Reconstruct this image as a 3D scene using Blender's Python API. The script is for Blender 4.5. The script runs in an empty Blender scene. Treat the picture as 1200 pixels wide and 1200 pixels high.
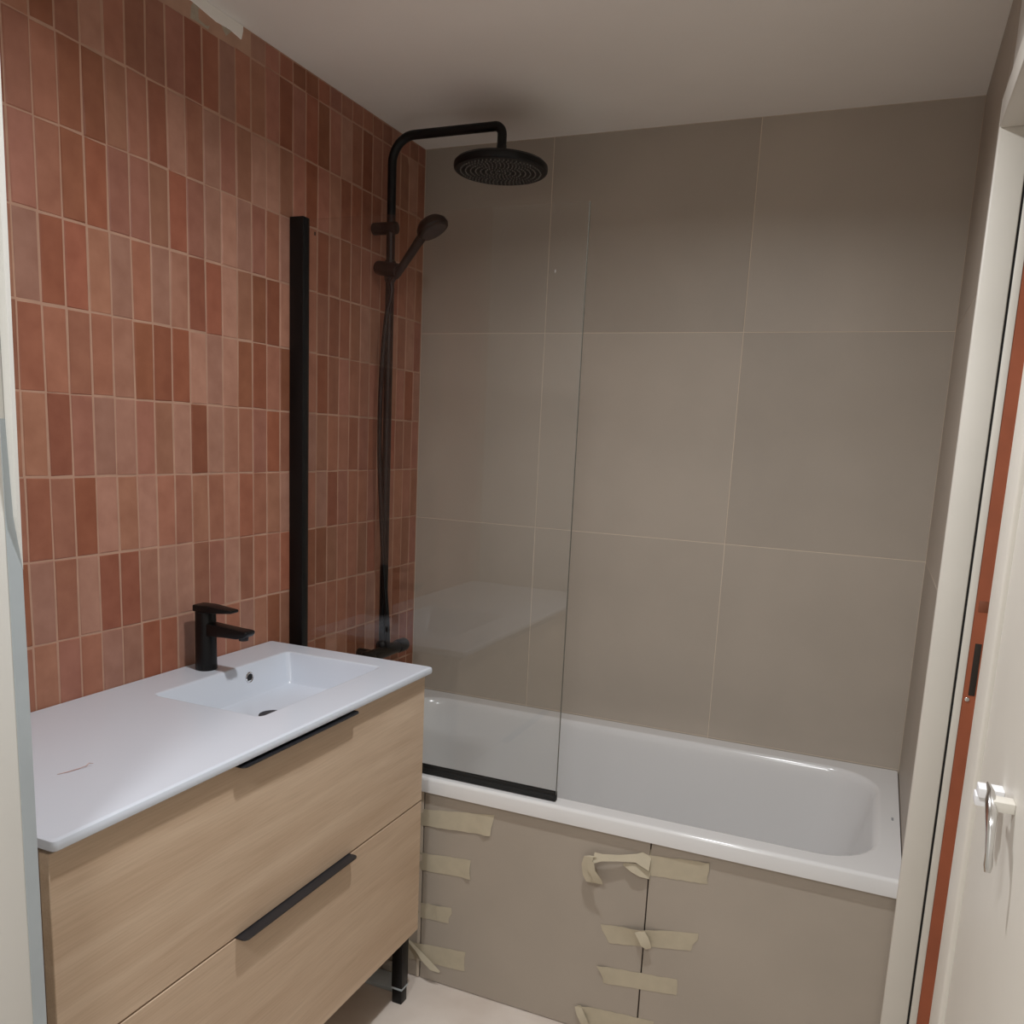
import bpy, bmesh, math, random
from mathutils import Matrix, Vector
random.seed(7)
S = bpy.context.scene
COL = S.collection

# ------------------------------------------------------------------ camera
CAM = Vector((1.4361, -2.5303, 1.4424))
YAW, PITCH, ROLL, FPX = 0.3927, -0.1717, 0.0475, 999.13
cy, sy = math.cos(YAW), math.sin(YAW)
fw = Vector((-sy*math.cos(PITCH), cy*math.cos(PITCH), math.sin(PITCH)))
rt = Vector((cy, sy, 0)); up = rt.cross(fw)
rt2 = rt*math.cos(ROLL) + up*math.sin(ROLL)
up2 = up*math.cos(ROLL) - rt*math.sin(ROLL)
cam_d = bpy.data.cameras.new('camera')
cam = bpy.data.objects.new('camera', cam_d); COL.objects.link(cam)
M = Matrix.Identity(4)
for i in range(3):
    M[i][0], M[i][1], M[i][2], M[i][3] = rt2[i], up2[i], -fw[i], CAM[i]
cam.matrix_world = M
cam_d.sensor_width = 36.0
cam_d.lens = FPX/1200*36.0
cam_d.shift_x = -7.6956/1200
cam_d.shift_y = 90.221/1200
cam_d.clip_start = 0.02
S.camera = cam

# ------------------------------------------------------------------ world, lights, exposure
w = bpy.data.worlds.new('world'); S.world = w; w.use_nodes = True
w.node_tree.nodes['Background'].inputs[0].default_value = (1, 1, 1, 1)
w.node_tree.nodes['Background'].inputs[1].default_value = 0.0

def area(name, loc, size, power, color, rot=(0, 0, 0), spread=math.pi):
    l = bpy.data.lights.new(name, 'AREA'); l.shape = 'DISK'; l.size = size
    l.energy = power; l.color = color; l.spread = spread
    o = bpy.data.objects.new(name, l); COL.objects.link(o)
    o.location = loc; o.rotation_euler = rot
    return o
area('bathroom_downlight', (1.00, -1.32, 2.325), 0.08, 12.5, (0.96, 0.98, 1.0), spread=math.radians(160))
area('hall_downlight', (1.0, -2.95, 2.325), 0.30, 17, (0.97, 0.985, 1.0), spread=math.radians(165))
S.view_settings.view_transform = 'Standard'
S.view_settings.look = 'None'
S.view_settings.exposure = 0.0
S.view_settings.gamma = 1.0
S.view_settings.use_curve_mapping = False

# ------------------------------------------------------------------ dimensions
W, H = 1.571, 2.335
Z1, Z2, ZT = 1.773, 1.173, 0.578
V1, V2 = 0.435, 1.035
ZV, DV, YR, YL = 0.893, 0.4846, -0.750, -1.793

# ------------------------------------------------------------------ materials
def srgb(r, g, b):
    f = lambda c: (c/255/12.92) if c/255 <= .04045 else ((c/255+.055)/1.055)**2.4
    return (f(r), f(g), f(b), 1)

def mat(name, color, rough=0.5, metal=0.0, var=0.0, vscale=8.0, stretch=(1, 1, 1),
        bump=0.0, bscale=60.0, spec=0.5, coat=0.0, color2=None, detail=4.0):
    m = bpy.data.materials.new(name); m.use_nodes = True
    nt = m.node_tree; b = nt.nodes['Principled BSDF']
    b.inputs['Roughness'].default_value = rough
    b.inputs['Metallic'].default_value = metal
    b.inputs['Specular IOR Level'].default_value = spec
    b.inputs['Coat Weight'].default_value = coat
    b.inputs['Base Color'].default_value = color
    tc = nt.nodes.new('ShaderNodeTexCoord')
    if var > 0 or color2:
        mp = nt.nodes.new('ShaderNodeMapping'); mp.inputs['Scale'].default_value = stretch
        nt.links.new(tc.outputs['Object'], mp.inputs['Vector'])
        n = nt.nodes.new('ShaderNodeTexNoise'); n.inputs['Scale'].default_value = vscale
        n.inputs['Detail'].default_value = detail
        nt.links.new(mp.outputs['Vector'], n.inputs['Vector'])
        r = nt.nodes.new('ShaderNodeValToRGB')
        r.color_ramp.elements[0].position = 0.3; r.color_ramp.elements[1].position = 0.7
        lo = tuple(c*(1-var) for c in color[:3])+(1,)
        hi = color2 if color2 else tuple(min(1, c*(1+var)) for c in color[:3])+(1,)
        r.color_ramp.elements[0].color = lo; r.color_ramp.elements[1].color = hi
        nt.links.new(n.outputs['Fac'], r.inputs['Fac'])
        nt.links.new(r.outputs['Color'], b.inputs['Base Color'])
    if bump > 0:
        n2 = nt.nodes.new('ShaderNodeTexNoise'); n2.inputs['Scale'].default_value = bscale
        nt.links.new(tc.outputs['Object'], n2.inputs['Vector'])
        bp = nt.nodes.new('ShaderNodeBump'); bp.inputs['Strength'].default_value = bump
        bp.inputs['Distance'].default_value = 0.004
        nt.links.new(n2.outputs['Fac'], bp.inputs['Height'])
        nt.links.new(bp.outputs['Normal'], b.inputs['Normal'])
    return m

def mat_tile_red():
    # glaze colour per tile (object colour) with cloudy firing marks
    m = bpy.data.materials.new('terracotta_glaze'); m.use_nodes = True
    nt = m.node_tree; b = nt.nodes['Principled BSDF']
    oi = nt.nodes.new('ShaderNodeObjectInfo')
    ge = nt.nodes.new('ShaderNodeNewGeometry')
    n = nt.nodes.new('ShaderNodeTexNoise'); n.inputs['Scale'].default_value = 22; n.inputs['Detail'].default_value = 3
    nt.links.new(ge.outputs['Position'], n.inputs['Vector'])
    r = nt.nodes.new('ShaderNodeValToRGB')
    r.color_ramp.elements[0].position = .32; r.color_ramp.elements[0].color = (.90, .87, .86, 1)
    r.color_ramp.elements[1].position = .70; r.color_ramp.elements[1].color = (1.08, 1.11, 1.12, 1)
    nt.links.new(n.outputs['Fac'], r.inputs['Fac'])
    mx = nt.nodes.new('ShaderNodeMix'); mx.data_type = 'RGBA'; mx.blend_type = 'MULTIPLY'
    mx.inputs['Factor'].default_value = 1.0
    nt.links.new(oi.outputs['Color'], mx.inputs['A']); nt.links.new(r.outputs['Color'], mx.inputs['B'])
    nt.links.new(mx.outputs['Result'], b.inputs['Base Color'])
    b.inputs['Roughness'].default_value = 0.5
    b.inputs['Specular IOR Level'].default_value = 0.35
    n2 = nt.nodes.new('ShaderNodeTexNoise'); n2.inputs['Scale'].default_value = 30
    nt.links.new(ge.outputs['Position'], n2.inputs['Vector'])
    bp = nt.nodes.new('ShaderNodeBump'); bp.inputs['Strength'].default_value = 0.25; bp.inputs['Distance'].default_value = .004
    nt.links.new(n2.outputs['Fac'], bp.inputs['Height']); nt.links.new(bp.outputs['Normal'], b.inputs['Normal'])
    return m

def mat_glass():
    m = bpy.data.materials.new('clear_glass'); m.use_nodes = True
    nt = m.node_tree; nt.nodes.clear()
    out = nt.nodes.new('ShaderNodeOutputMaterial')
    tr = nt.nodes.new('ShaderNodeBsdfTransparent'); tr.inputs[0].default_value = (.985, .99, .988, 1)
    gl = nt.nodes.new('ShaderNodeBsdfGlossy'); gl.inputs['Roughness'].default_value = 0.0
    fr = nt.nodes.new('ShaderNodeFresnel'); fr.inputs['IOR'].default_value = 1.5
    mx = nt.nodes.new('ShaderNodeMixShader')
    # the Fresnel node flips the IOR on the far face of the pane: feed it the flipped value there
    ge = nt.nodes.new('ShaderNodeNewGeometry'); mm = nt.nodes.new('ShaderNodeMix'); mm.data_type = 'FLOAT'
    mm.inputs['A'].default_value = 1.5; mm.inputs['B'].default_value = 1/1.5
    nt.links.new(ge.outputs['Backfacing'], mm.inputs['Factor']); nt.links.new(mm.outputs['Result'], fr.inputs['IOR'])
    nt.links.new(fr.outputs[0], mx.inputs[0]); nt.links.new(tr.outputs[0], mx.inputs[1])
    nt.links.new(gl.outputs[0], mx.inputs[2]); nt.links.new(mx.outputs[0], out.inputs[0])
    return m

def mat_wood():
    m = bpy.data.materials.new('light_oak'); m.use_nodes = True
    nt = m.node_tree; b = nt.nodes['Principled BSDF']
    ge = nt.nodes.new('ShaderNodeNewGeometry')
    mp = nt.nodes.new('ShaderNodeMapping'); mp.inputs['Scale'].default_value = (14, 1.1, 14)
    nt.links.new(ge.outputs['Position'], mp.inputs['Vector'])
    n = nt.nodes.new('ShaderNodeTexNoise'); n.inputs['Scale'].default_value = 1.6; n.inputs['Detail'].default_value = 6
    n.inputs['Distortion'].default_value = 0.6
    nt.links.new(mp.outputs['Vector'], n.inputs['Vector'])
    mp2 = nt.nodes.new('ShaderNodeMapping'); mp2.inputs['Scale'].default_value = (160, 5, 160)
    nt.links.new(ge.outputs['Position'], mp2.inputs['Vector'])
    n2 = nt.nodes.new('ShaderNodeTexNoise'); n2.inputs['Scale'].default_value = 2.0; n2.inputs['Detail'].default_value = 3
    nt.links.new(mp2.outputs['Vector'], n2.inputs['Vector'])
    r = nt.nodes.new('ShaderNodeValToRGB')
    r.color_ramp.elements[0].position = .3; r.color_ramp.elements[0].color = srgb(200, 173, 146)
    r.color_ramp.elements[1].position = .72; r.color_ramp.elements[1].color = srgb(217, 193, 167)
    nt.links.new(n.outputs['Fac'], r.inputs['Fac'])
    r2 = nt.nodes.new('ShaderNodeValToRGB')
    r2.color_ramp.elements[0].position = .25; r2.color_ramp.elements[0].color = (.86, .84, .82, 1)
    r2.color_ramp.elements[1].position = .6; r2.color_ramp.elements[1].color = (1, 1, 1, 1)
    nt.links.new(n2.outputs['Fac'], r2.inputs['Fac'])
    mx = nt.nodes.new('ShaderNodeMix'); mx.data_type = 'RGBA'; mx.blend_type = 'MULTIPLY'; mx.inputs['Factor'].default_value = .8
    nt.links.new(r.outputs['Color'], mx.inputs['A']); nt.links.new(r2.outputs['Color'], mx.inputs['B'])
    nt.links.new(mx.outputs['Result'], b.inputs['Base Color'])
    b.inputs['Roughness'].default_value = .55
    bp = nt.nodes.new('ShaderNodeBump'); bp.inputs['Strength'].default_value = .12; bp.inputs['Distance'].default_value = .001
    nt.links.new(n2.outputs['Fac'], bp.inputs['Height']); nt.links.new(bp.outputs['Normal'], b.inputs['Normal'])
    return m

MT = {
 'red': mat_tile_red(),
 'grout_red': mat('pink_grout', srgb(184, 145, 123), .9, var=.10, vscale=18),
 'beige': mat('beige_stoneware', srgb(178, 167, 154), .48, var=.055, vscale=3.2, bump=.03, bscale=140, spec=.4, detail=8),
 'grout_beige': mat('beige_grout', srgb(214, 200, 182), .9, var=.04),
 'dark_gap': mat('dark_joint', srgb(52, 44, 38), .95, var=.1),
 'ceiling': mat('ceiling_paint', srgb(250, 245, 238), .85, var=.015, vscale=5, bump=.03, bscale=90),
 'wallpaint': mat('white_wall_paint', srgb(226, 224, 218), .7, var=.015, vscale=5, bump=.03, bscale=60),
 'frame': mat('white_gloss_paint', srgb(224, 219, 209), .42, var=.02, vscale=7, bump=.06, bscale=25),
 'greystrip': mat('grey_metal_strip', srgb(178, 186, 190), .5, var=.05, vscale=9),
 'orange': mat('rust_primer', srgb(160, 86, 56), .6, var=.08, vscale=16),
 'orange_shaded': mat('rust_primer_shaded', srgb(130, 72, 46), .6, var=.08, vscale=16),  # same primer darkened: shade of the latch recess put into the colour
 'black': mat('matt_black_metal', (.004, .0038, .004, 1), .42, var=.08, vscale=40, spec=.32),
 'blackrub': mat('black_rubber', (.006, .006, .006, 1), .7, var=.1, vscale=30),
 'anthracite': mat('dark_anodised_handle', (.018, .018, .022, 1), .42, metal=.0, var=.1, vscale=30),
 'white': mat('white_ceramic', srgb(214, 220, 230), .22, var=.008, vscale=4, spec=.5),
 'tub': mat('white_enamel', srgb(228, 227, 226), .16, var=.008, vscale=4, spec=.5),
 'wood': mat_wood(),
 'wood_in': mat('cabinet_board', srgb(150, 122, 94), .7, var=.06, vscale=12),
 'floor': mat('pinkish_stone_floor', srgb(216, 201, 188), .6, var=.07, vscale=4.5, bump=.05, bscale=70, color2=srgb(232, 222, 212), detail=8),
 'tape': mat('masking_tape_paper', srgb(192, 181, 158), .75, var=.04, vscale=40, bump=.05, bscale=160),
 'chrome': mat('chrome', (.75, .75, .75, 1), .18, metal=1, var=.03, vscale=30),
 'nozzle': mat('grey_nozzle_rubber', srgb(112, 108, 103), .6, var=.08, vscale=30),
 'plasterg': mat('grey_adhesive', srgb(178, 164, 146), .95, var=.10, vscale=25, bump=.5, bscale=60),
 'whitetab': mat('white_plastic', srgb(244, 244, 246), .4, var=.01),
 'mark': mat('grey_print', srgb(150, 152, 156), .5, var=.1, vscale=60),
 'splinter': mat('red_brown_splinter', srgb(196, 164, 158), .8, var=.15, vscale=80),
 'mortar': mat('mortar', srgb(170, 162, 152), .95, var=.15, vscale=50, bump=.6, bscale=80),
 'glass': mat_glass(),
 'glass_edge': mat('dark_glass_edge', srgb(104, 104, 96), .25, var=.05),
}

# each large tile is a shade of its own
_nt = MT['beige'].node_tree; _pb = _nt.nodes['Principled BSDF']
_src = _pb.inputs['Base Color'].links[0].from_socket
_oi = _nt.nodes.new('ShaderNodeObjectInfo'); _mr = _nt.nodes.new('ShaderNodeMapRange')
_mr.inputs['To Min'].default_value = .93; _mr.inputs['To Max'].default_value = 1.06
_nt.links.new(_oi.outputs['Random'], _mr.inputs['Value'])
_vm = _nt.nodes.new('ShaderNodeVectorMath'); _vm.operation = 'SCALE'
_nt.links.new(_src, _vm.inputs[0]); _nt.links.new(_mr.outputs['Result'], _vm.inputs['Scale'])
_nt.links.new(_vm.outputs['Vector'], _pb.inputs['Base Color'])
# ------------------------------------------------------------------ mesh helpers
def P(o, parent):
    o.parent = parent
    o.matrix_parent_inverse = Matrix.Translation(parent.location).inverted()
    return o

def new_obj(name, me, m, parent=None, smooth=None):
    me.materials.append(MT[m] if isinstance(m, str) else m)
    if smooth:
        me.polygons.foreach_set('use_smooth', [True]*len(me.polygons))
        me.set_sharp_from_angle(angle=math.radians(smooth))
    o = bpy.data.objects.new(name, me); COL.objects.link(o)
    if parent: P(o, parent)
    return o

def from_bm(name, bm, m, parent=None, smooth=None):
    bmesh.ops.recalc_face_normals(bm, faces=bm.faces)
    me = bpy.data.meshes.new(name); bm.to_mesh(me); bm.free()
    return new_obj(name, me, m, parent, smooth)

def add_box(bm, x0, x1, y0, y1, z0, z1, bev=0.0, seg=2):
    b2 = bmesh.new()
    bmesh.ops.create_cube(b2, size=1.0)
    for v in b2.verts:
        v.co = Vector((x0+(v.co.x+.5)*(x1-x0), y0+(v.co.y+.5)*(y1-y0), z0+(v.co.z+.5)*(z1-z0)))
    if bev > 0:
        bmesh.ops.bevel(b2, geom=list(b2.edges), offset=bev, segments=seg, affect='EDGES', profile=.5)
    t = bpy.data.meshes.new('t'); b2.to_mesh(t); b2.free(); bm.from_mesh(t); bpy.data.meshes.remove(t)

def box(name, x0, x1, y0, y1, z0, z1, m, parent=None, bev=0.0, seg=2):
    bm = bmesh.new(); add_box(bm, x0, x1, y0, y1, z0, z1, bev, seg)
    return from_bm(name, bm, m, parent, 40 if bev else None)

def add_tube(bm, pts, rad, n=16, caps=True):
    pts = [Vector(p) for p in pts]
    rads = rad if isinstance(rad, (list, tuple)) else [rad]*len(pts)
    t0 = (pts[1]-pts[0]).normalized()
    a = Vector((0, 0, 1)) if abs(t0.z) < .9 else Vector((1, 0, 0))
    u = t0.cross(a).normalized(); prev = t0; rings = []
    for i, p in enumerate(pts):
        t = (pts[min(i+1, len(pts)-1)]-pts[max(i-1, 0)]).normalized()
        q = prev.rotation_difference(t); u = (q @ u); u = (u-t*u.dot(t)).normalized(); prev = t
        v = t.cross(u)
        rings.append([bm.verts.new(p+(u*math.cos(2*math.pi*k/n)+v*math.sin(2*math.pi*k/n))*rads[i]) for k in range(n)])
    for i in range(len(rings)-1):
        for k in range(n):
            bm.faces.new((rings[i][k], rings[i][(k+1) % n], rings[i+1][(k+1) % n], rings[i+1][k]))
    if caps:
        bm.faces.new(rings[0][::-1]); bm.faces.new(rings[-1])

def tube(name, pts, rad, m, parent=None, n=16):
    bm = bmesh.new(); add_tube(bm, pts, rad, n)
    return from_bm(name, bm, m, parent, 35)

def rod(c0, c1, r, bev=.003):
    """points and radii of a cylinder with softened ends"""
    c0, c1 = Vector(c0), Vector(c1); d = (c1-c0).normalized()
    return ([c0, c0+d*bev*.3, c0+d*bev, c1-d*bev, c1-d*bev*.3, c1], [r-bev, r-bev*.3, r, r, r-bev*.3, r-bev])

def rrect(x0, x1, y0, y1, r, z, n=8):
    out = []
    for cx, cy_, a0 in ((x1-r, y1-r, 0), (x0+r, y1-r, 90), (x0+r, y0+r, 180), (x1-r, y0+r, 270)):
        for k in range(n+1):
            a = math.radians(a0+90*k/n)
            out.append(Vector((cx+r*math.cos(a), cy_+r*math.sin(a), z)))
    return out

def loft(bm, loops, cap_end=True, cap_start=False):
    rs = [[bm.verts.new(p) for p in l] for l in loops]
    n = len(rs[0])
    for a, b in zip(rs[:-1], rs[1:]):
        for k in range(n):
            bm.faces.new((a[k], a[(k+1) % n], b[(k+1) % n], b[k]))
    if cap_end: bm.faces.new(rs[-1])
    if cap_start: bm.faces.new(rs[0][::-1])

def thing(name, loc, label, cat, group=None):
    o = bpy.data.objects.new(name, None); COL.objects.link(o)
    o.location = loc; o.empty_display_size = .05
    return tag(o, label, cat, group)

def tag(o, label, cat, group=None):
    o['label'] = label; o['category'] = cat
    if group: o['group'] = group
    return o

def struct(o, label=None):
    o['kind'] = 'structure'
    if label: o['label'] = label
    return o

def arc(c, r, a0, a1, n, ax, ay):
    c, ax, ay = Vector(c), Vector(ax), Vector(ay)
    return [c+ax*(r*math.cos(math.radians(a0+(a1-a0)*k/n)))+ay*(r*math.sin(math.radians(a0+(a1-a0)*k/n))) for k in range(n+1)]

# ------------------------------------------------------------------ room shell
struct(box('floor', -0.6, 2.9, -3.6, 0.15, -0.08, 0.0, 'floor'), 'dusty pinkish beige stone floor')
struct(box('ceiling', -0.6, 2.9, -3.6, 0.15, H, H+0.08, 'ceiling'), 'plain off white ceiling')
wall_left = struct(box('wall_left', -0.12, -0.0011, -1.96, 0.15, 0, H, 'grout_red'), 'wall of upright terracotta pink tiles')
wall_back = struct(box('wall_back', 0.0, 1.72, 0.0006, 0.15, 0, H, 'grout_beige'), 'wall of large square beige tiles above the bathtub')
wall_right = struct(box('wall_right', W+.0006, 1.72, -0.688, 0.0006, 0, H, 'grout_beige'), 'short beige tiled wall at the end of the bathtub')
struct(box('wall_front', -0.12, 0.530, -1.96, -1.852, 0, H, 'wallpaint', bev=.004), 'white painted wall end beside the vanity')
struct(box('unseen_front_lintel', 0.530, W, -1.96, -1.852, 2.04, H, 'wallpaint'))  # unseen lintel, added to keep hall light off the upper walls
# hall around the camera, closing the place
struct(box('wall_hall_left', -0.6, -0.5, -3.6, -1.96, 0, H, 'wallpaint'))
struct(box('wall_hall_front', -0.6, -0.12, -1.96, -1.86, 0, H, 'wallpaint'))
struct(box('wall_hall_rear', -0.6, 2.9, -3.7, -3.6, 0, H, 'wallpaint'))
struct(box('wall_hall_right', 2.8, 2.9, -3.6, 0.15, 0, H, 'wallpaint'))
struct(box('wall_hall_back', 1.72, 2.8, -0.05, 0.15, 0, H, 'wallpaint'))

# ---- terracotta tiles on the left wall: one object each
PITCH_Y, JY = 0.0516, -0.9732
ROWZ = [0.540, 0.699, 0.8580, 1.0170, 1.1770, 1.3340, 1.4900, 1.6480, 1.8062, 1.9650, 2.1225, 2.2810, 2.334]
PAL = {'d': [(124, 74, 55), (128, 77, 60), (122, 76, 56), (130, 81, 63)],
       'm': [(137, 91, 74), (139, 92, 77), (134, 88, 70), (137, 94, 75)],
       'l': [(144, 104, 88), (142, 102, 87), (146, 106, 90), (141, 99, 82)]}
MAP = {  # rows from the ceiling down; columns start beside the white wall end
 1: 'mdmlmmmmddlmmmdm', 2: 'mmmdddddllmmllmm', 3: 'mmddmmmdmlllmmlm', 4: 'lddmlmllddlmddlm',
 5: 'dmmmldddlllddmdm', 6: 'mdmllmmldllmmdmm', 7: 'dmdlmlmmmmldmmlm', 8: 'lmlddlllmmlmmmdm', 9: 'mmmllddlmmmlmdmm'}
MAP[2] = 'mmddmmdlmlmmllmm'

def tile_mesh(sy, sz, seed):
    rnd = random.Random(seed); me = bpy.data.meshes.new('terracotta_tile')
    j = lambda a: rnd.uniform(-a, a)
    vs = []
    for (a, b) in ((-1, -1), (1, -1), (1, 1), (-1, 1)):
        vs.append((-.008, a*sy/2+j(.0004), b*sz/2+j(.0006)))
    for (a, b) in ((-1, -1), (1, -1), (1, 1), (-1, 1)):
        vs.append((-.0014+j(.0004), a*(sy/2-.0002)+j(.0007), b*(sz/2-.0002)+j(.0010)))
    for (a, b) in ((-1, -1), (1, -1), (1, 1), (-1, 1)):
        vs.append((j(.0005), a*(sy/2-.0022)+j(.0006), b*(sz/2-.0022)+j(.0008)))
    fs = [(8, 9, 10, 11)]
    for k in range(4):
        l = (k+1) % 4
        fs.append((k, l, 4+l, 4+k)); fs.append((4+k, 4+l, 8+l, 8+k))
    me.from_pydata(vs, [], fs); me.materials.append(MT['red'])
    return me
G = .0026
meshes = {}
rest = []
trnd = random.Random(11)
ncol = 36
for r in range(12):
    z0, z1 = ROWZ[r], ROWZ[r+1]
    row_from_top = 11-r
    for c in range(-8, 29):
        y0 = JY-9*PITCH_Y+c*PITCH_Y; y1 = y0+PITCH_Y
        if y1 > -.004: y1 = -.001
        if y1-y0 < .012 or y0 < -1.846: continue
        if y1 > 0: continue
        yc, zc = (y0+y1)/2, (z0+z1)/2
        if row_from_top == 0 and yc < -.80: continue
        if r < 2 and yc < -0.72: continue
        s = None
        if row_from_top in MAP and 0 <= c < len(MAP[row_from_top]): s = MAP[row_from_top][c]
        if s is None: s = trnd.choice('dmmmmllmd' if yc < -.6 else 'dmmmmmld')
        col = trnd.choice(PAL[s]); k = trnd.uniform(.94, 1.07)
        rgb = srgb(*[min(255, v*q*k) for v, q in zip(col, (1.19, 1.20, 1.195))])
        key = (round(y1-y0, 3), round(z1-z0, 3), trnd.randrange(4))
        if key not in meshes: meshes[key] = tile_mesh(y1-y0-G, z1-z0-G, hash(key) % 9999)
        if c < -1:
            rest.append((meshes[key], yc, zc)); continue
        o = bpy.data.objects.new('tile', meshes[key]); COL.objects.link(o)
        o.location = (trnd.uniform(-.0004, .0004), yc+trnd.uniform(-.0006, .0006), zc+trnd.uniform(-.0010, .0010))
        o.rotation_euler = (trnd.uniform(-.006, .006), trnd.uniform(-.004, .004), trnd.uniform(-.010, .010))
        o.color = rgb; P(o, wall_left)
bm = bmesh.new()                                           # tiles beyond the white wall end
for me, yc, zc in rest:
    n0 = len(bm.verts); bm.from_mesh(me); bm.verts.ensure_lookup_table()
    for v in bm.verts[n0:]: v.co += Vector((0, yc, zc))
if rest:
    o = from_bm('tile_rest', bm, 'red', wall_left); o['kind'] = 'stuff'; o.color = srgb(178, 116, 92)
else: bm.free()
# bare adhesive band where the top cut row is missing, and ceiling paint run over it
bm = bmesh.new()
N = 34
row = []
for i in range(N+1):
    y = -1.846+(1.846-.806)*i/N
    row.append([bm.verts.new((-.0015+trnd.uniform(-.0008, .0010), y, z)) for z in (2.2835+trnd.uniform(-.002, .003), 2.308, H)])
for i in range(N):
    for k in range(2): bm.faces.new((row[i][k], row[i+1][k], row[i+1][k+1], row[i][k+1]))
from_bm('adhesive_band', bm, 'plasterg', wall_left, 30)
bm = bmesh.new()
low = [(-1.846, 2.313), (-1.6, 2.308), (-1.4, 2.316), (-1.25, 2.309), (-1.1, 2.313), (-1.0, 2.318), (-.93, 2.309), (-.885, 2.311), (-.850, 2.306), (-.845, 2.324)]
a = [bm.verts.new((.0012, y, z)) for y, z in low]; b = [bm.verts.new((.0016, y, H-.0005)) for y, z in low]
c_ = [bm.verts.new((-.002, y, z-.002)) for y, z in low]
for i in range(len(low)-1):
    bm.faces.new((a[i], a[i+1], b[i+1], b[i])); bm.faces.new((c_[i], c_[i+1], a[i+1], a[i]))
from_bm('paint_run', bm, 'ceiling', wall_left, 50)
box('screw_hole', -.004, .0012, -.5755, -.5705, 1.948, 1.957, 'dark_gap', wall_left, bev=.001)

# ---- large beige tiles
J = .0022
def beige(x0, x1, z0, z1, parent, y=None, x=None):
    if y is not None: return box('tile', x0+J/2, x1-J/2, y, y+.009, z0+J/2, z1-J/2, 'beige', parent, bev=.0006, seg=1)
    return box('tile', x, x+.009, x0+J/2, x1-J/2, z0+J/2, z1-J/2, 'beige', parent, bev=.0006, seg=1)
for xa, xb in ((.001, V1), (V1, V2), (V2, W)):
    for za, zb in ((.40, ZT+.003), (ZT+.003, Z2), (Z2, Z1), (Z1, H)):
        beige(xa, xb, za, zb, wall_back, y=0.0)
for ya, yb in ((-.60, -.0005), (-.689, -.60)):
    for za, zb in ((.40, ZT+.003), (ZT+.003, Z2), (Z2, Z1), (Z1, H)):
        beige(ya, yb, za, zb, wall_right, x=W)
box('white_speck', .457, .461, -.0012, .001, 1.9500, 1.9585, 'whitetab', wall_back, bev=.0004)  # small white speck set on the tile face

# ---- tiled front of the bathtub
wall_tub = struct(box('wall_tub', 0.0, W-.002, -.668, -.655, 0, .537, 'dark_gap'), 'beige tiled apron under the bathtub rim')
for xa, xb in ((0.001, .4315), (.4345, 1.0335), (1.0365, W-.002)):
    box('tile', xa, xb, -.680, -.668, .002, .5365 if xa < 1 else .533, 'beige', wall_tub, bev=.0008, seg=1)
box('edge_trim', .4235, .4312, -.6812, -.668, .002, .5365, 'grout_beige', wall_tub)

# ------------------------------------------------------------------ bathtub
tub = thing('bathtub', (W/2, -.345, 0), 'white enamel bathtub set into the tiled alcove', 'bathtub')
x0, x1, y0, y1 = .002, W-.002, -.693, -.002
L = [rrect(x0, x1, y0+.010, y1, .004, .5385), rrect(x0, x1, y0, y1, .005, .5385), rrect(x0, x1, y0, y1, .006, .570)]
L += [rrect(x0, x1, y0+.0025, y1, .006, .5755), rrect(x0+.001, x1-.001, y0+.008, y1-.001, .007, .578)]
def inner(d, z, r=.13, e=0.0):
    return rrect(.055+d+e*1.5, 1.520-d-e, -.640+d*.8, -.060-d*.8, max(.03, r), z, 8)
L += [rrect(x0+.002, x1-.002, y0+.0095, y1-.002, .007, .578), inner(-.006, .578, .136), inner(-.004, .578, .134), inner(.002, .5765), inner(.008, .570), inner(.013, .555), inner(.018, .53),
      inner(.030, .44, .13, .01), inner(.045, .32, .13, .03), inner(.060, .23, .13, .06), inner(.085, .185, .12, .08),
      inner(.12, .168, .10, .10), inner(.18, .162, .06, .12)]
bm = bmesh.new(); loft(bm, L); from_bm('shell', bm, 'tub', tub, 50)
bm = bmesh.new(); add_box(bm, 1.5495, 1.5545, -.371, -.353, .5778, .5786, .0003, 1); from_bm('maker_mark', bm, 'mark', tub)
tube('drain', *[((.40, -.35, .1615), (.40, -.35, .1645), (.40, -.35, .166)), [.032, .032, .026]], 'chrome', tub, 24)

# ------------------------------------------------------------------ glass bath screen
scr = thing('bath_screen', (0.40, -.666, ZT), 'clear glass bath screen with black wall profile and black bottom seal', 'bath screen')
GY = -.666
box('glass_pane', .030, .7885, GY-.003, GY+.003, .594, 1.962, 'glass', scr)
box('glass_edge', .7885, .7895, GY-.003, GY+.003, .594, 1.962, 'glass_edge', scr)
box('wall_profile', .0012, .043, GY-.0135, GY+.0135, .580, 1.969, 'black', scr, bev=.002)
bm = bmesh.new()
add_box(bm, .040, .790, GY-.0075, GY+.0075, .5795, .5935, .002)
add_box(bm, .040, .790, GY-.0055, GY-.0032, .5925, .602, .0005, 1); add_box(bm, .040, .790, GY+.0032, GY+.0055, .5925, .602, .0005, 1)
from_bm('bottom_seal', bm, 'blackrub', scr, 40)

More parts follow.
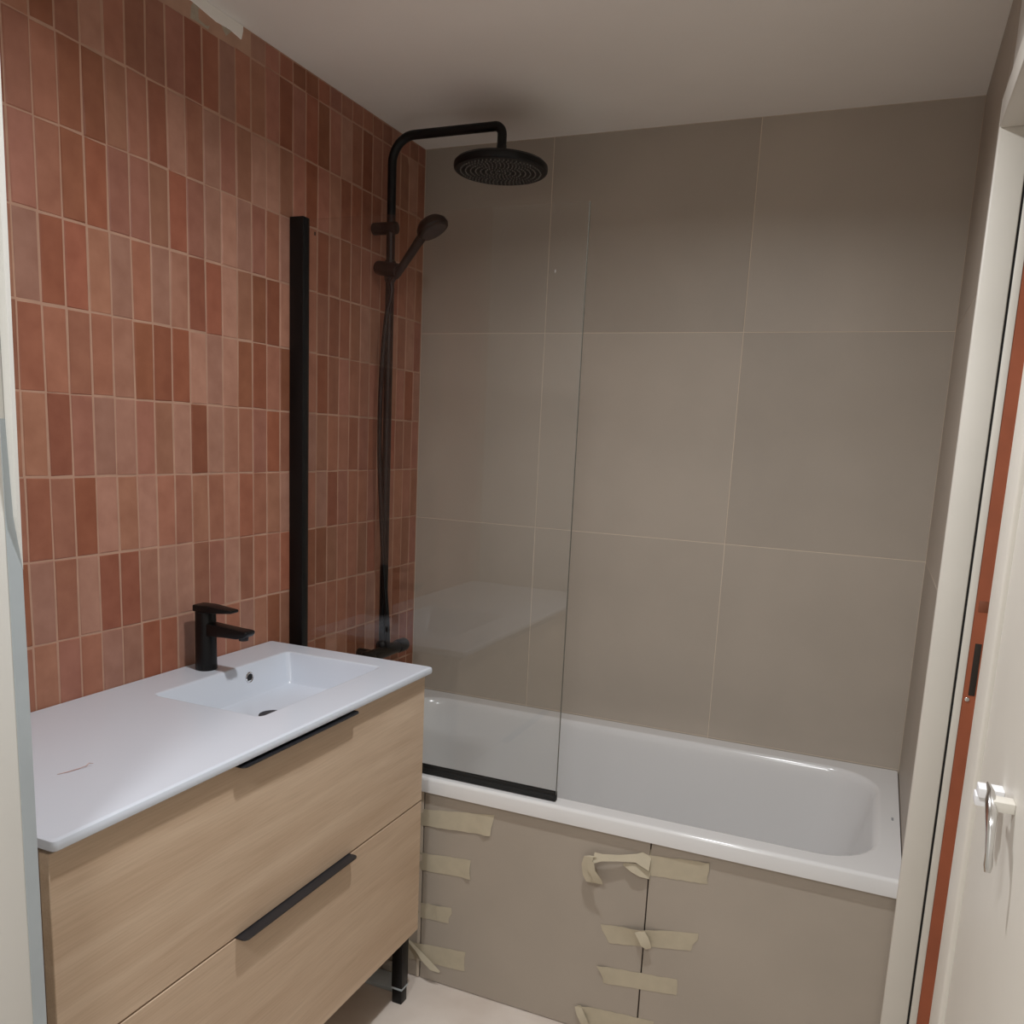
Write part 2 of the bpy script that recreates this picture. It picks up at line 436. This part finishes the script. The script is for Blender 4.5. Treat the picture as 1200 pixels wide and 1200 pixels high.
# ------------------------------------------------------------------ shower column
SX, SY = .060, -.295
sh = thing('shower_column', (0, SY, .77), 'black shower column with round overhead rose on the terracotta tiled wall', 'shower column')
ZA = 2.272; AX = .400
pts = [(SX, SY, .80), (SX, SY, 1.5), (SX, SY, ZA-.075)]
pts += arc((SX+.07, SY, ZA-.07), .07, 180, 90, 10, (1, 0, 0), (0, 0, 1))[1:]
pts += arc((AX-.022, SY, ZA-.022), .022, 90, 0, 8, (1, 0, 0), (0, 0, 1))
pts += [(AX, SY, 2.215)]
tube('riser_pipe', pts, .0126, 'black', sh, 18)
tube('swivel_nut', [(AX, SY, 2.226), (AX, SY, 2.222), (AX, SY, 2.196), (AX, SY, 2.190)], [.011, .0135, .0135, .017], 'black', sh, 20)
# overhead rose
bm = bmesh.new()
prof = [(.016, 2.194), (.030, 2.188), (.100, 2.182), (.121, 2.178), (.1265, 2.172), (.1275, 2.165), (.126, 2.158), (.122, 2.155), (.05, 2.1545), (.004, 2.1545)]
add_tube(bm, [(AX, SY, z) for r_, z in prof], [r_ for r_, z in prof], 56)
head = from_bm('rose', bm, 'black', sh, 30)
bm = bmesh.new()
for ring in range(1, 9):
    nn = ring*7 + 4; rr = .0135*ring
    for k in range(nn):
        a = 2*math.pi*k/nn + ring*.35
        x, y = AX+rr*math.cos(a), SY+rr*math.sin(a)
        add_tube(bm, [(x, y, 2.1550), (x, y, 2.1518)], [.0024, .0017], 6)
nz = from_bm('nozzles', bm, 'nozzle', head, 40); nz['kind'] = 'stuff'
# wall bracket and slider
tube('wall_bracket', *rod((.0012, SY, 2.028), (SX+.020, SY, 2.028), .0175, .004), 'black', sh, 22)
tube('handset_holder', *rod((SX-.040, SY-.004, 1.920), (SX+.042, SY-.024, 1.905), .0200, .005), 'black', sh, 22)
tube('slider', [(SX, SY, 1.880), (SX, SY, 1.884), (SX, SY, 1.936), (SX, SY, 1.940)], [.0135, .0165, .0165, .0135], 'black', sh, 20)
# thermostatic mixer
ZM = .772
bm = bmesh.new(); add_tube(bm, *rod((SX, SY-.062, ZM), (SX, SY+.085, ZM), .019, .003), 24)
add_tube(bm, *rod((.0012, SY-.045, ZM), (SX, SY-.045, ZM), .015, .002), 18)
add_tube(bm, *rod((.0012, SY+.070, ZM), (SX, SY+.070, ZM), .015, .002), 18)
add_tube(bm, [(SX, SY, ZM), (SX, SY, .80), (SX, SY, .806)], [.016, .016, .0135], 18)
mx_ = from_bm('mixer_bar', bm, 'black', sh, 35)
for ya, yb in ((-.100, -.064), (.087, .135)):
    tube('knob', *rod((SX, SY+ya, ZM), (SX, SY+yb, ZM), .0215, .005), 'black', mx_, 24)

# ------------------------------------------------------------------ hand shower with hose
hs = thing('hand_shower', (SX+.06, SY-.018, 1.90), 'black hand shower resting in its slider holder with hanging hose', 'hand shower')
b0 = Vector((SX+.030, SY-.022, 1.888)); b1 = Vector((.180, SY-.033, 1.990)); d = (b1-b0).normalized()
tube('handle', [b0, b0+d*.004, b0+d*.03, b0+d*.10, b1, b1+d*.012], [.0085, .0105, .0115, .0125, .0135, .010], 'black', hs, 18)
# head: fat disc facing down and away from the wall
nrm = Vector((.52, .04, -.85)).normalized(); hc = b1+d*.030+Vector((.014, 0, .002))
bm = bmesh.new()
add_tube(bm, [hc-nrm*.022, hc-nrm*.019, hc-nrm*.006, hc+nrm*.006, hc+nrm*.012, hc+nrm*.013], [.024, .033, .0445, .0465, .0435, .038], 36)
hh = from_bm('spray_head', bm, 'black', hs, 35)
bm = bmesh.new(); add_tube(bm, [hc+nrm*.0128, hc+nrm*.0142], [.037, .035], 30); from_bm('spray_plate', bm, 'anthracite', hh, 35)
hp = [b0+d*.002, b0-d*.02, Vector((SX+.020, SY-.022, 1.845)), Vector((SX+.008, SY-.024, 1.79)), Vector((SX-.002, SY-.024, 1.70)),
      Vector((SX-.010, SY-.024, 1.55)), Vector((SX-.010, SY-.022, 1.38)), Vector((SX-.002, SY-.020, 1.22)),
      Vector((SX+.008, SY-.018, 1.06)), Vector((SX+.018, SY-.012, .92)), Vector((SX+.021, SY-.008, .85)), Vector((SX+.022, SY-.006, .790))]
# smooth the hose with Catmull-Rom
sm = []
for i in range(len(hp)-1):
    p0, p1, p2, p3 = hp[max(i-1, 0)], hp[i], hp[i+1], hp[min(i+2, len(hp)-1)]
    for k in range(6):
        t = k/6
        sm.append(.5*((2*p1)+(p2-p0)*t+(2*p0-5*p1+4*p2-p3)*t*t+(3*p1-p0-3*p2+p3)*t**3))
sm.append(hp[-1])
tube('hose', sm, .0074, 'black', hs, 12)

# ------------------------------------------------------------------ vanity cabinet
XF = .466
van = thing('vanity_cabinet', (.23, -1.27, 0), 'light oak vanity cabinet with two drawers on black legs', 'vanity cabinet')
bm = bmesh.new()
add_box(bm, .004, .444, YR-.024, YR-.006, .196, .868); add_box(bm, .004, .444, YL+.006, YL+.024, .196, .868)
add_box(bm, .004, .444, YL+.024, YR-.024, .196, .214); add_box(bm, .004, .020, YL+.024, YR-.024, .214, .868)
add_box(bm, .020, .080, YL+.024, YR-.024, .850, .868); add_box(bm, .405, .444, YL+.024, YR-.024, .850, .868)
from_bm('body', bm, 'wood', van)
def drawer(z0, z1):
    dr = box('drawer', .447, XF, YL+.006, YR+.0095-.016, z0, z1, 'wood', van, bev=.0012, seg=1)
    ht = z1-.0005
    ya, yb = -1.428, -1.072
    # flat metal edge pull over the top of the drawer front, outer corners rounded
    bm = bmesh.new()
    xo, rr_ = XF+.0225, .010
    pl = [(.449, ya), (.449, yb)] + [(xo-rr_+rr_*math.sin(a), yb-rr_+rr_*math.cos(a)) for a in [math.pi/2*k/6 for k in range(7)]]
    pl += [(xo-rr_+rr_*math.cos(a), ya+rr_-rr_*math.sin(a)) for a in [math.pi/2*k/6 for k in range(7)]]
    A = [bm.verts.new((px, py, ht)) for px, py in pl]; B = [bm.verts.new((px, py, ht+.0028)) for px, py in pl]
    n = len(pl)
    for k in range(n): bm.faces.new((A[k], A[(k+1) % n], B[(k+1) % n], B[k]))
    bm.faces.new(A[::-1]); bm.faces.new(B)
    h = from_bm('handle', bm, 'anthracite', dr); h['label'] = 'dark metal edge pull'
drawer(.5475, .8680)
drawer(.1940, .5440)
for lx, ly in ((.434, -.787), (.434, -1.757), (.045, -.787), (.045, -1.757)):
    lg = box('leg', lx-.0155, lx+.0155, ly-.0155, ly+.0155, .040, .196, 'black', van, bev=.002)
    box('ring', lx-.0158, lx+.0158, ly-.0158, ly+.0158, .040, .0455, 'greystrip', lg)
    box('foot', lx-.014, lx+.014, ly-.014, ly+.014, 0.0, .040, 'black', lg, bev=.002)

# ---- washbasin top
wb = thing('washbasin_top', (.24, -1.27, .875), 'white ceramic washbasin top with rectangular sunken basin on the oak vanity', 'washbasin')
bx0, bx1, by0, by1 = .106, .379, -1.255, -.822
zb = .8755
L = [rrect(.0018, DV-.004, YL+.004, YR-.004, .006, zb), rrect(.0012, DV-.001, YL+.001, YR-.001, .007, zb+.002), rrect(.001, DV, YL, YR, .008, zb+.006),
     rrect(.001, DV, YL, YR, .008, ZV-.006), rrect(.0015, DV-.0015, YL+.0015, YR-.0015, .007, ZV-.002), rrect(.003, DV-.006, YL+.006, YR-.006, .006, ZV), rrect(.004, DV-.0072, YL+.0072, YR-.0072, .006, ZV),
     rrect(bx0-.0045, bx1+.0045, by0-.0045, by1+.0045, .017, ZV), rrect(bx0-.003, bx1+.003, by0-.003, by1+.003, .016, ZV), rrect(bx0, bx1, by0, by1, .014, ZV-.0015), rrect(bx0+.002, bx1-.002, by0+.004, by1-.002, .013, ZV-.006),
     rrect(bx0+.014, bx1-.016, by0+.050, by1-.010, .014, .824), rrect(bx0+.018, bx1-.020, by0+.058, by1-.014, .014, .8175), rrect(bx0+.024, bx1-.026, by0+.068, by1-.020, .014, .8150),
     rrect(.18, .22, -1.06, -1.02, .015, .8125)]
L[-1] = rrect(.205, .245, -1.06, -1.02, .015, .8125)
bm = bmesh.new(); loft(bm, L, True, False); from_bm('basin', bm, 'white', wb, 32)
tube('drain', [(.240, -1.046, .8122), (.240, -1.046, .8146), (.240, -1.046, .8152), (.240, -1.046, .8142)], [.030, .030, .026, .020], 'anthracite', wb, 28)
ov = (.1135, -.972, .862)
bm = bmesh.new(); ring = arc(ov, .0115, 0, 360, 28, (0, 1, 0), (0, 0, 1)); add_tube(bm, ring, .0022, 8, False); from_bm('overflow_ring', bm, 'chrome', wb, 40)
tube('overflow_hole', [(ov[0]-.004, ov[1], ov[2]), (ov[0]+.0006, ov[1], ov[2])], .0098, 'blackrub', wb, 24)

# ---- faucet
fx, fy = .056, -1.050
fa = thing('basin_faucet', (fx, fy, ZV), 'black single lever faucet standing on the white washbasin top', 'faucet')
bm = bmesh.new()
loft(bm, [rrect(fx-.0225, fx+.0225, fy-.0225, fy+.0225, .0215, ZV+.0003, 8), rrect(fx-.0235, fx+.0235, fy-.0235, fy+.0235, .022, ZV+.002, 8),
          rrect(fx-.0225, fx+.0225, fy-.0225, fy+.0225, .020, ZV+.02, 8), rrect(fx-.0215, fx+.0215, fy-.0215, fy+.0215, .018, 1.027, 8), rrect(fx-.020, fx+.020, fy-.020, fy+.020, .016, 1.029, 8)], True, True)
from_bm('faucet_body', bm, 'black', fa, 35)
bm = bmesh.new()
def yz(x, hy, za, zb_): return [Vector((x, fy-hy, za)), Vector((x, fy+hy, za)), Vector((x, fy+hy, zb_)), Vector((x, fy-hy, zb_))]
loft(bm, [yz(fx+.012, .0165, .974, 1.004), yz(fx+.06, .0165, .977, 1.001), yz(fx+.10, .0165, .978, .999), yz(fx+.122, .0165, .984, .9985), yz(fx+.128, .0150, .991, .9965)], True, True)
bmesh.ops.bevel(bm, geom=[e for e in bm.edges], offset=.0028, segments=2, affect='EDGES', profile=.5)
sp = from_bm('spout', bm, 'black', fa, 40)
tube('aerator', [(fx+.108, fy, .982), (fx+.108, fy, .9745)], [.011, .0105], 'anthracite', sp, 18)
bm = bmesh.new()
loft(bm, [yz(fx-.0215, .0190, 1.0285, 1.0440), yz(fx+.018, .0190, 1.0285, 1.0450), yz(fx+.05, .017, 1.0300, 1.0425), yz(fx+.084, .0135, 1.0335, 1.0405)], True, True)
bmesh.ops.bevel(bm, geom=[e for e in bm.edges], offset=.0028, segments=2, affect='EDGES', profile=.5)
from_bm('lever', bm, 'black', fa, 40)

# ---- thin splinter left on the washbasin top
pts = [(.2985, -1.636, ZV+.0012), (.304, -1.622, ZV+.0012), (.3075, -1.604, ZV+.0013), (.3115, -1.594, ZV+.003), (.309, -1.586, ZV+.0045), (.315, -1.583, ZV+.0042)]
o = tube('thread_scrap', pts, [.0004, .0007, .0007, .0007, .0007, .0004], 'splinter', None, 6)
tag(o, 'thin reddish scrap of thread lying on the white washbasin top', 'scrap')

# ------------------------------------------------------------------ masking tape on the tub apron
YP = -.6802
def tape(label, quad, bulge=(), group='masking tape strips on the tub apron'):
    """quad: (x,z) TL, TR, BR, BL on the apron; short wrinkles lift the tape off the tile"""
    rnd = random.Random(hash(label) % 1000 if False else len(label)*7)
    bm = bmesh.new(); NX, NZ = 16, 3
    TL, TR, BR, BL = [Vector((q[0], 0, q[1])) for q in quad]
    g = []
    for i in range(NX+1):
        u = i/NX; col = []
        for k in range(NZ+1):
            v = k/NZ
            p = (TL.lerp(TR, u)).lerp(BL.lerp(BR, u), v)
            lift = .0005+rnd.uniform(0, .0006)
            for (uc, wd, hgt, edge) in bulge:
                f = math.exp(-((u-uc)/wd)**2)*hgt
                lift += f*((1-v) if edge == 't' else (v if edge == 'b' else 1))
            ex = rnd.uniform(-.003, .003) if i in (0, NX) else 0
            col.append(bm.verts.new((p.x+ex, YP-lift, p.z+(rnd.uniform(-.001, .001) if k in (0, NZ) else 0))))
        g.append(col)
    for i in range(NX):
        for k in range(NZ): bm.faces.new((g[i][k], g[i+1][k], g[i+1][k+1], g[i][k+1]))
    rim = [g[i][0] for i in range(NX+1)]+[g[NX][k] for k in range(1, NZ+1)]+[g[i][NZ] for i in range(NX-1, -1, -1)]+[g[0][k] for k in range(NZ-1, 0, -1)]
    bk = [bm.verts.new((v.co.x, min(v.co.y+.0004, YP), v.co.z)) for v in rim]
    for k in range(len(rim)):
        l = (k+1) % len(rim); bm.faces.new((rim[k], rim[l], bk[l], bk[k]))
    o = from_bm('masking_tape', bm, 'tape', None, 30)
    return tag(o, label, 'tape', group)

def ribbon(name, parent, pts, width, wdir):
    bm = bmesh.new(); wd = [Vector(d_).normalized() for d_ in wdir] if isinstance(wdir, list) else [Vector(wdir).normalized()]*len(pts)
    wid = [1.7*w_ for w_ in width]
    A = [bm.verts.new(Vector(p)+q*w_/2) for p, q, w_ in zip(pts, wd, wid)]; B = [bm.verts.new(Vector(p)-q*w_/2) for p, q, w_ in zip(pts, wd, wid)]
    for i in range(len(pts)-1): bm.faces.new((A[i], A[i+1], B[i+1], B[i]))
    return from_bm(name, bm, 'tape', parent, 60)

tape('long masking tape strip just under the tub rim beside the vanity', [(.385, .478), (.6346, .5136), (.6255, .4560), (.385, .436)], [(.95, .06, .006, 'b'), (.55, .25, .003, 'b')])
tape('second masking tape strip down across the joint beside the vanity', [(.385, .358), (.5734, .3761), (.5755, .3246), (.385, .310)], [(.97, .05, .006, 'b'), (.4, .1, .002, 't')])
tape('short torn masking tape strip beside the vanity bottom corner', [(.385, .216), (.5247, .2294), (.5164, .1831), (.385, .174)], [(.7, .1, .004, 't')])
t4 = tape('lowest masking tape strip near the floor beside the vanity leg', [(.385, .098), (.5693, .1149), (.5665, .0598), (.385, .047)], [(.25, .1, .003, 't')])
ribbon('loose_end', t4, [(.392, -.683, .106), (.425, -.686, .085), (.455, -.692, .066), (.480, -.697, .054), (.503, -.698, .048)], [.004, .006, .010, .010, .003], (.5, .35, .8))
t5 = tape('masking tape strip with crumpled peeled end across the apron middle joint', [(1.035, .5027), (1.1731, .5175), (1.1697, .4642), (1.035, .4520)], [(.95, .08, .004, 't')])
ribbon('loose_end', t5, [(1.038, -.683, .492), (1.005, -.690, .492), (.965, -.696, .485), (.925, -.700, .478), (.905, -.703, .474)], [.030, .012, .009, .010, .016], (0, .5, 1))
ribbon('loose_end', t5, [(.905, -.703, .479), (.894, -.706, .476), (.889, -.707, .455), (.893, -.706, .428), (.905, -.709, .414), (.922, -.711, .416), (.920, -.713, .428), (.904, -.711, .446), (.900, -.708, .466)], [.012, .015, .015, .014, .016, .016, .014, .012, .010], (.95, -.15, .15))
ribbon('loose_end', t5, [(1.040, -.682, .462), (1.018, -.690, .463), (.998, -.694, .468), (.975, -.690, .470)], [.020, .016, .012, .004], (.1, .4, 1))
t6 = tape('creased masking tape strip midway down the apron middle joint', [(.9253, .2955), (1.1645, .3389), (1.1486, .2908), (.9498, .2526)], [(.42, .16, .010, 't')])
ribbon('loose_end', t6, [(1.025, -.690, .310), (1.038, -.696, .297), (1.045, -.698, .285), (1.052, -.696, .276)], [.014, .015, .014, .008], (.8, .1, .4))
t7 = tape('flat masking tape strip low on the apron middle joint', [(.926, .1861), (1.123, .2081), (1.1241, .1683), (.9463, .1439)], [(.03, .08, .005, 't')])
t8 = tape('bottommost masking tape strip at the floor end of the middle joint', [(.884, .066), (1.075, .083), (1.068, .038), (.898, .020)], [(.05, .08, .005, 't')])
ribbon('loose_end', t8, [(.884, -.684, .064), (.893, -.690, .050), (.905, -.694, .034), (.914, -.692, .020)], [.010, .012, .012, .006], (.8, .1, .45))

# ------------------------------------------------------------------ debris under the vanity
o = box('floor_offcut', .16, .412, -.766, -.706, .0, .010, 'greystrip', None, bev=.001)
tag(o, 'pale grey flat offcut lying on the floor behind the black vanity leg', 'offcut')
for k, (mx0, my0, r_) in enumerate(((.345, -.697, .022), (.300, -.698, .016), (.375, -.694, .012))):
    bm = bmesh.new(); bmesh.ops.create_icosphere(bm, subdivisions=2, radius=r_)
    rnd = random.Random(k)
    for v in bm.verts:
        v.co *= rnd.uniform(.75, 1.1); v.co.z *= .8; v.co.y *= .55; v.co += Vector((mx0, my0, r_*.8*.75))
    zmin = min(v.co.z for v in bm.verts)
    for v in bm.verts: v.co.z -= zmin
    o = from_bm('mortar_chunk', bm, 'mortar')
    tag(o, ('largest crumbled mortar chunk on the floor at the foot of the apron', 'middle sized mortar chunk deepest under the vanity by the apron', 'smallest mortar crumb on the floor beside the vanity leg')[k], 'mortar chunk', 'mortar chunks under the vanity')

# ------------------------------------------------------------------ grey strip on the white wall end
struct(box('trim_1', .5295, .5310, -1.868, -1.8505, 0, 1.44, 'greystrip'), 'grey strip bared along the edge of the white wall end')
bm = bmesh.new()
poly = [(-1.8500, 1.2686), (-1.8588, 1.33), (-1.8620, 1.43), (-1.8630, H), (-1.8500, H)]
A = [bm.verts.new((.5308, y, z)) for y, z in poly]; B = [bm.verts.new((bx_, y, z)) for (y, z), bx_ in zip(poly, (.5312, .5375, .5425, .5430, .5430))]
n = len(poly)
for k in range(n): bm.faces.new((A[k], A[(k+1) % n], B[(k+1) % n], B[k]))
bm.faces.new(A[::-1]); bm.faces.new(B)
struct(from_bm('trim_4', bm, 'wallpaint'), 'white filler layer peeling off the edge of the wall end')

# ------------------------------------------------------------------ door frame on the right
dy = -.700
dr = struct(box('door_1', 1.561, 1.6115, dy-.002, -.688, 0, 2.085, 'frame', bev=.004), 'white painted door frame with rust orange rebate beside the bathtub')
box('seal', 1.6105, 1.6165, dy+.003, -.688, 0, 2.03, 'blackrub', dr)
box('stop', 1.6155, 1.6292, dy-.001, -.688, 0, 2.03, 'frame', dr, bev=.0015)
box('rebate', 1.6288, 1.6525, dy+.001, -.688, 0, 2.03, 'orange', dr)
box('latch_recess', 1.6350, 1.6522, dy-.0002, dy+.004, 1.160, 1.182, 'orange_shaded', dr, bev=.0015)
box('strike_slot', 1.6385, 1.6500, dy-.0002, dy+.004, .994, 1.098, 'dark_gap', dr, bev=.001)
tube('screw', [(1.6375, dy+.002, .986), (1.6375, dy-.001, .986), (1.6375, dy-.0016, .986)], [.0042, .0042, .003], 'chrome', dr, 14)
box('outer_stop', 1.6525, 1.72, dy-.002, -.688, 0, 2.085, 'frame', dr, bev=.003)
box('header', 1.561, 1.72, -1.4686, dy-.002, 2.03, 2.085, 'frame', dr, bev=.004)
struct(box('wall_right_lintel', W, 1.72, -1.9, -.689, 2.085, H, 'wallpaint'))
struct(box('wall_right_near', W, 1.70, -1.93, -1.4786, 0, 2.085, 'wallpaint'))
struct(box('trim_2', 1.561, 1.72, -1.548, -1.4686, 0, 2.085, 'frame', bev=.005, seg=3), 'white door casing on the near side of the doorway')
struct(box('trim_3', 1.5665, W, -1.93, -1.549, 0, 2.085, 'frame', bev=.003), 'flat white board beside the door casing')

hg = thing('door_fitting', (1.5665, -1.70, 1.09), 'white and metal door fitting screwed to the white casing board', 'door fitting')
hp = [Vector(p) for p in ((1.550, -1.7239, 1.1699), (1.550, -1.745, 1.1700), (1.549, -1.7566, 1.1670), (1.549, -1.772, 1.1590), (1.549, -1.778, 1.1480), (1.5495, -1.783, 1.1321), (1.550, -1.7845, 1.122), (1.550, -1.7853, 1.1163))]
tube('lever', hp, [.0015, .003, .0042, .0046, .0036, .003, .0036, .0025], 'chrome', hg, 14)
box('tab', 1.5460, 1.5665, -1.708, -1.690, 1.1500, 1.1585, 'whitetab', hg, bev=.0008)
box('tab', 1.5450, 1.5665, -1.702, -1.684, 1.1400, 1.1490, 'whitetab', hg, bev=.0008)
box('mount', 1.5500, 1.5665, -1.764, -1.748, 1.1600, 1.1690, 'frame', hg, bev=.001)
